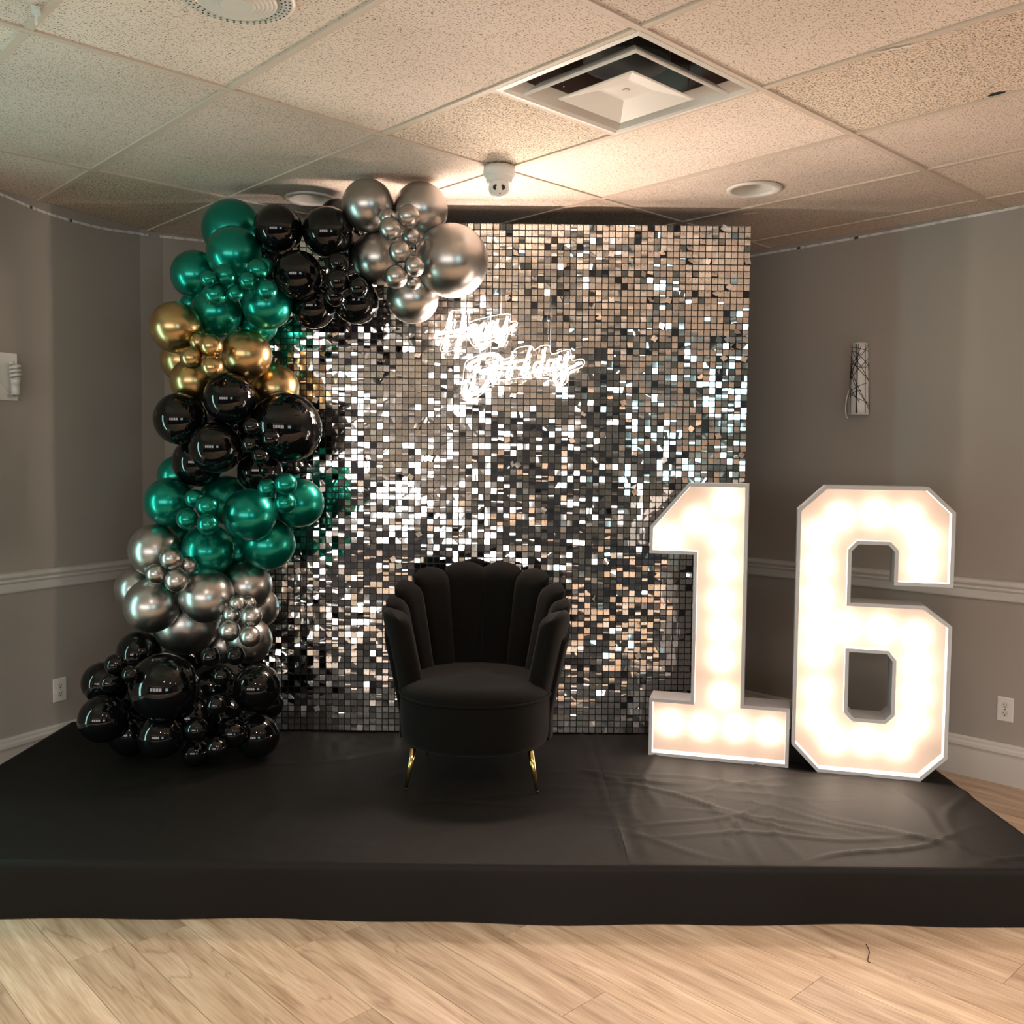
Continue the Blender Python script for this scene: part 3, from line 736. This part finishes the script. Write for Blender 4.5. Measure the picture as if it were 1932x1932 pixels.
low=np.array([b[2]>1215 for b in BAL]); Yd[low]-=.04
dn=np.array([d@np.array(tuple(Fv)) for d in dirs])
def pos(): return np.array(tuple(CAM))+dirs*Yd[:,None]
def rad(): return rp/F*Yd*dn
lim=np.full(n,9.)
for it in range(300):
    P=pos(); R=rad()
    for i in range(n):
        for j in range(i+1,n):
            dv=P[i]-P[j]; d=np.sqrt((dv**2).sum()); need=(.97 if min(BAL[i][3],BAL[j][3])<26 else .91)*(R[i]+R[j])
            if d<need:
                lat=max(1e-9,need**2-(d*d-(Yd[i]-Yd[j])**2)); tgt=math.sqrt(lat); cur=abs(Yd[i]-Yd[j]); mv=min(.012,(tgt-cur)*.25)
                k=i if (BAL[i][4],Yd[j])>(BAL[j][4],Yd[i]) else j; o=j if k==i else i   # k is the nearer one
                wk=R[o]**2/(R[k]**2+R[o]**2); Yd[k]-=mv*wk; Yd[o]+=mv*(1-wk)
    R=rad()
    mx=np.where(np.array([b[1] for b in BAL])>430,4.535-R*1.02,4.95-R)
    for i in range(n):                                    # stay above the stage and below the ceiling
        dz=dirs[i,2]; k=rp[i]/F*dn[i]
        if dz<0: mx[i]=min(mx[i],(H-ST-.004)/(-dz+k)+.0)
        else: mx[i]=min(mx[i],(HC-.006-H)/(dz+k))
    Yd=np.clip(Yd,3.75,mx)
P=pos(); R=rad()
# the balloons of a garland are pressed on one another; where they still overlap they stay as squeezed neighbours
def balloon_mesh(mt,nm):
    m=MB(); prof=[]
    for k in range(1,21):
        a=pi*k/22; prof.append((math.sin(a),math.cos(a)))
    prof=[(.002,1.0)]+prof+[(.10,-1.015),(.045,-1.06),(.035,-1.10),(.055,-1.15),(.03,-1.16)]
    m.lathe(prof,36,0); return m.mesh(nm,mt)
BM={'g':balloon_mesh(M['bgreen'],'green_balloon'),'k':balloon_mesh(M['bblack'],'black_balloon'),'s':balloon_mesh(M['bsilver'],'silver_balloon'),'o':balloon_mesh(M['bgold'],'gold_balloon')}
CN={'g':'green','k':'black','s':'silver','o':'gold'}
for i,b in enumerate(BAL):
    o=link('balloon',BM[b[0]],None,tuple(P[i])); o.scale=(R[i],R[i],R[i]*1.03)
    d=Vector((random.gauss(0,.45),-1,random.gauss(0,.45))).normalized(); o.rotation_euler=d.to_track_quat('Z','Y').to_euler()
    tag(o,b[5],'balloon','%s %s balloons of the garland'%('large' if b[3]>25 else 'small',CN[b[0]]))

# ------------------------------------------------------------------ ceiling fittings
def gl(i,j,z): p=G(i,j); return Vector((p[0],p[1],z))
vc=gl(.75,2.5,HC)
vt=thing('ceiling_vent','square white stepped air vent in the ceiling grid with open louvre cones','air vent',vc,-GA)
def sq(h,z): return [(-h,-h,z),(h,-h,z),(h,h,z),(-h,h,z)]
HV=.305
MB().rings([sq(HV-.006,-.001),sq(HV-.022,-.004),sq(HV-.034,.004),sq(HV-.060,.034),sq(HV-.052,.040),sq(HV-.018,.008),sq(HV-.006,.006)],0,False,False,loop=True).build('frame',M['white'],vt)
MB().rings([sq(.234,-.016),sq(.228,-.019),sq(.192,.020),sq(.196,.024),sq(.234,-.011)],0,False,False,loop=True).build('cone_ring',M['white'],vt)
m=MB(); m.rings([sq(.157,-.028),sq(.152,-.031),sq(.062,-.002),sq(.050,-.001)],0,False,False); m.add(sq(.050,-.001),[(0,1,2,3)]); m.rings([sq(.157,-.028),sq(.152,-.024),sq(.06,.006)],0,False,False); m.build('centre_cone',M['white'],vt)
MB().lathe([(.012,.0),(.012,-.004),(.010,-.0045)],16).build('screw_cap',M['white'],vt)
MB().rings([sq(HV-.056,.036),sq(.19,.20)],0,False,False).build('plenum',M['duct'],vt)
MB().lathe([(.14,.08),(.14,.21)],28).build('duct_collar',M['dark'],vt)
for a in range(4):
    an=pi/4+pi/2*a; MB().box((.20*math.cos(an),.20*math.sin(an),.045),(.004,.004,.07)).build('strut',M['duct'],vt)
# camera
cp=onZ(942,315,HC)
sc=thing('security_camera','white dome security camera under the ceiling grid above the sequin wall','security camera',(cp.x,cp.y,HC-.002))
MB().lathe([(.064,0),(.064,-.012),(.066,-.016),(.066,-.032),(.060,-.038),(.054,-.044),(.053,-.060),(.048,-.066),(.03,-.068)],32).build('base',M['whiteplastic'],sc)
ec=Vector((0,-.016,-.088)); v=(CAM-(Vector((cp.x,cp.y,HC))+ec)).normalized(); vv=(v+Vector((0,0,-.25))).normalized(); RQ=v.to_track_quat('Z','Y').to_matrix()
eb=MB().lathe([(.0005,.043)]+[(.043*math.sin(pi*k/14),.043*math.cos(pi*k/14)) for k in range(1,14)],28,c=ec).build('eyeball',M['whiteplastic'],sc)
fm=MB(); fm.lathe([(.034,.026),(.034,.036),(.031,.038),(.0005,.0385)],28,c=ec,R=RQ); fm.build('face_plate',M['whiteplastic'],eb)
for s in (-1,1):
    MB().lathe([(.0105,.037),(.0105,.0405),(.0003,.041)],18,c=ec+RQ@Vector((s*.0145,.004,0)),R=RQ).build('lens',M['glossblack'],eb)
MB().lathe([(.003,.037),(.003,.0400),(.0002,.0402)],10,c=ec+RQ@Vector((.004,-.020,0)),R=RQ).build('sensor',M['glossblack'],eb)
# recessed downlights
for (p,r),lb in zip(LIGHTS,('white recessed ceiling downlight, switched off, above the right end of the sequin wall','white recessed ceiling downlight half hidden behind the top black balloons')):
    dlt=thing('recessed_downlight',lb,'downlight',(p[0],p[1],HC),0,'recessed downlights')
    MB().lathe([(.118,.004),(.118,-.003),(.112,-.006),(.090,-.003),(.088,.006)],40,cap=False).build('trim_ring',M['white'],dlt)
    MB().lathe([(.091,-.002),(.082,.05),(.07,.12)],36,cap=False).build('reflector',M['white'],dlt)
    MB().lathe([(.07,.118),(.0005,.119)],30,cap=True).build('lamp_face',M['white'],dlt)
# added fill downlights out of view, lighting the floor and the right wall
for k,(x,y) in enumerate(((-.3,.7),(1.5,.6),(3.3,1.2),(4.9,.2))):
    dlt=thing('recessed_downlight','added unseen fill downlight before the stage, %s from the left'%('first','second','third','fourth')[k],'downlight',(x,y,HC),0,'added fill downlights')
    MB().lathe([(.118,.004),(.118,-.003),(.112,-.006),(.090,-.003),(.088,.004)],32,cap=False).build('trim_ring',M['white'],dlt)
    ld=bpy.data.lights.new('lamp','AREA'); ld.shape='DISK'; ld.size=.16; ld.energy=FILL_W; ld.color=FILL_C; ld.spread=math.radians(140)
    link('lamp',ld,dlt,(0,0,-.008))
# round speaker at the top edge
sk=thing('ceiling_speaker','round white perforated ceiling fitting at the top left of the ceiling','ceiling speaker',(SPK[0],SPK[1],HC))
MB().lathe([(.150,.005),(.150,-.004),(.140,-.007),(.104,-.008),(.104,.002)],48).build('flange',M['white'],sk)
m=MB(); pr=[(.104,-.008)]
for k in range(6): r=.102-.011*k; pr+=[(r,-.012-.002*k),(r-.003,-.016-.002*k),(r-.009,-.014-.002*k)]
pr.append((.001,-.026)); m.lathe(pr,48); m.build('ringed_cone',M['white'],sk)
m=MB()
for rr,nn in ((.113,40),(.124,44),(.135,48)):
    for k in range(nn):
        a=2*pi*k/nn+rr*50; c=(rr*math.cos(a),rr*math.sin(a)); m.add([(c[0]+.0032*math.cos(q),c[1]+.0032*math.sin(q),-.0086) for q in [pi/3*w for w in range(6)]],[tuple(range(6))])
o=m.build('perforations',M['dark'],sk); o['kind']='stuff'

# led strips along the wall tops
def strip(label,pts,nseg):
    m=MB(); P=smooth_path(pts,10); acc=0
    for a,b in zip(P[:-1],P[1:]):
        d=(b-a); L=d.length; k=max(1,int(L/.02))
        for i in range(k):
            p=a+d*(i/k); q=a+d*((i+1)/k); acc+=1; mi=1 if acc%4==0 else (2 if acc%15==7 else 0); u=Vector((0,0,.006)); m.add([p-u,q-u,q+u,p+u],[(0,1,2,3)],mi)
    o=m.build('led_strip',[M['whiteplastic'],M['trim'],M['base']]); so=o.modifiers.new('s','SOLIDIFY'); so.thickness=.003; so.offset=0
    return tag(o,label,'light strip')
nl=Vector((.892,-.452,0)); c1=Vector((C1[0],C1[1],0)); nb=Vector((.491,-.871,0)); nr=Vector((-.714,-.700,0))
lp=[onP(x,y,c1+nl*.004,nl) for x,y in((-60,346),(0,366),(51,388),(100,406),(152,421),(205,433),(257,440))]
nv=Vector(outward(C1a,C1b)+(0,))*-1; lp+=[onP(x,y,Vector((C1a[0],C1a[1],0))+nv*.008,nv) for x,y in((264,441.5),(272,443),(280,444))]
lp+=[onP(x,y,c1+nb*.006,nb) for x,y in((292,445),(340,450),(400,456))]
strip('unlit white adhesive light strip sagging along the top of the left wall',lp,1)
strip('unlit white adhesive light strip along the top of the right wall',[onP(x,y,Vector((RB[0],RB[1],0))+nr*.004,nr) for x,y in((1380,489),(1416,483),(1530,464),(1680,437),(1800,414),(1932,389),(1990,378))],1)

# outlets
def outlet(label,p,n):
    rz=math.atan2(n.x,-n.y); t=thing('wall_outlet',label,'power outlet',p,rz,'wall outlets')
    m=MB(); rg=[]
    for y,k in ((0,1),(-.004,1),(-.006,.93)): rg.append([(x*.036*k,y,z*.058*k) for x,z in ((-1,-1),(1,-1),(1,1),(-1,1))])
    m.rings(rg,0,False,True); m.build('cover_plate',M['whiteplastic'],t)
    for s in (-1,1):
        m=MB(); m.lathe([(.0165,0),(.0165,.002)],20,0,c=(0,-.0055,s*.020),R=Matrix.Rotation(pi/2,3,'X')); so=m.build('socket',M['white'],t)
        m=MB(); m.box((-.006,-.0077,s*.020+.003),(.0022,.0006,.009)); m.box((.006,-.0077,s*.020+.003),(.0022,.0006,.008)); m.box((0,-.0077,s*.020-.008),(.005,.0006,.005)); m.build('slots',M['dark'],so)
    MB().lathe([(.003,0),(.003,.0015)],10,0,c=(0,-.006,0),R=Matrix.Rotation(pi/2,3,'X')).build('screw',M['steel'],t)
outlet('white double power outlet on the left wall beside the black balloons',onP(112,1301,c1+nl*.001,nl),nl)
outlet('white double power outlet on the right wall beyond the number 6',onP(1897,1338,Vector((RB[0],RB[1],0))+nr*.001,nr),nr)

# left sconce: open back plate with a spiral bulb
p=onP(-28,707,c1+nl*.001,nl)
ls=thing('wall_sconce','white wall lamp without shade on the left wall, spiral bulb and bare plate','wall lamp',p,math.atan2(nl.x,-nl.y))
plw=(onP(29,707,c1,nl)-onP(-28,707,c1,nl)).length
MB().box((0,-.006,0),(plw*2,.012,.216)).build('back_plate',M['whiteplastic'],ls)
bx=(onP(16,712,c1,nl)-onP(-28,707,c1,nl)).length
m=MB(); m.tube([(bx,-.05,-.085),(bx,-.05,-.035)],.019,16); m.tube([(bx,-.05,-.037),(bx,-.05,-.01)],[.019,.023],16); sb=m.build('lamp_holder',M['whiteplastic'],ls)
m=MB(); m.box((bx,-.026,-.088),(.03,.05,.012)); m.build('bracket',M['steel'],ls)
m=MB(); m.tube([(bx+.020*math.cos(t*2*pi*3.6),-.05+.020*math.sin(t*2*pi*3.6),-.006+.068*t) for t in [k/70 for k in range(71)]],.0062,8); m.build('spiral_bulb',M['whiteplastic'],ls)
m=MB(); m.tube(smooth_path([(bx,-.03,-.085),(bx-.03,-.02,-.07),(bx-.06,-.02,-.03),(bx-.075,-.015,.02)],6),.002,6); m.build('wire',M['whiteplastic'],ls)
m=MB(); m.box((bx-.085,-.014,.01),(.025,.008,.018)); m.build('wire_clip',M['black'],ls)

# right sconce: tapered curved shade with scribbled dark lines
rb=Vector((RB[0],RB[1],0)); p=onP(1624,716,rb+nr*.001,nr)
rs=thing('wall_sconce','slim tapered white wall lamp shade scribbled with dark lines on the right wall','wall lamp',p,math.atan2(nr.x,-nr.y))
HS=.186
def shade(u,z,off=0):        # u -1..1 around, z -1..1 up
    w=.058-.014*(z+1)/2*1.2; a=u*1.25; return Vector((w*math.sin(a)/math.sin(1.25), -.012-(.055+off)*(math.cos(a)-math.cos(1.25))/(1-math.cos(1.25))*.9-off, z*HS))
m=MB(); m.grid(lambda u,v: shade(u*2-1,v*2-1),16,10); so=m.build('shade',M['whiteplastic'],rs); q=so.modifiers.new('s','SOLIDIFY'); q.thickness=.003
rl=random.Random(3); m=MB()
for k in range(22):
    a=(rl.choice((-1,-1,1)) if k%3 else -1,rl.uniform(-.95,.95)); b=(1 if k%3 else rl.uniform(-.6,.9),rl.uniform(-.95,.95)); 
    if k%5==0: a=(rl.uniform(-.8,.8),-.96); b=(rl.uniform(-.8,.8),.96)
    bow=rl.uniform(-.2,.2)
    m.tube([shade(a[0]+(b[0]-a[0])*t,max(-.98,min(.98,a[1]+(b[1]-a[1])*t+bow*math.sin(pi*t))),.002) for t in [i/12 for i in range(13)]],.0014,5)
m.build('scribble_lines',M['dark'],rs)
MB().box((0,-.006,0),(.05,.012,.22)).build('mounting_bracket',M['white'],rs)
m=MB(); m.tube(smooth_path([(-.035,-.05,-.05),(-.045,-.06,-.10),(-.052,-.055,-.15),(-.050,-.05,-.19),(-.040,-.05,-.205)],6),.003,6); m.build('loose_wire',M['whiteplastic'],rs)
m=MB(); m.add([(-.030,-.062,-.02),(-.020,-.068,-.0),(-.026,-.068,-.09),(-.038,-.060,-.15)],[(0,1,2,3)]); so=m.build('torn_flap',M['steel'],rs); q=so.modifiers.new('s','SOLIDIFY'); q.thickness=.002

# small scraps
def scrap(label,x,y,L,w,ang):
    p=onZ(x,y,HC-.002); m=MB(); rl=random.Random(int(x)); n=9; up=[];dn=[]
    for k in range(n): t=k/(n-1)-.5; up.append((t*L,w*(.3+.7*rl.random())/2,-.001-.003*rl.random())); dn.append((t*L,-w*(.3+.7*rl.random())/2,-.001-.003*rl.random()))
    vs=up+dn; m.add(vs,[(k,k+1,n+k+1,n+k) for k in range(n-1)]); o=m.build('tape_scrap',M['whiteplastic'],None,p); o.rotation_euler=(0,0,ang); q=o.modifiers.new('s','SOLIDIFY'); q.thickness=.001
    tag(o,label,'tape')
scrap('torn strip of white tape on the ceiling bar near the dark hole',1690,91,.10,.012,-.55)
scrap('small grey tape scrap on the ceiling beyond the recessed downlight',1415,402,.07,.014,-.4)
p=onZ(68,18,HC-.001); hk=thing('ceiling_hook','small clear plastic hook stuck to the ceiling bar at the top left','hook',p,.4)
MB().box((0,0,-.004),(.022,.045,.008)).build('base',M['clear'],hk)
m=MB(); m.tube(smooth_path([(0,.01,-.008),(0,.012,-.03),(0,-.005,-.042),(0,-.02,-.03)],5),.0035,8); m.build('hook_arm',M['clear'],hk)
a,b,c,d=onZ(1634,1781,.003),onZ(1640,1795,.003),onZ(1637,1812,.003),onZ(1642,1816,.003)
m=MB(); m.tube(smooth_path([a,b,c,d],6),.0012,5); tag(m.build('thread',M['black']),'loose dark thread lying on the wood floor in front of the stage','thread')
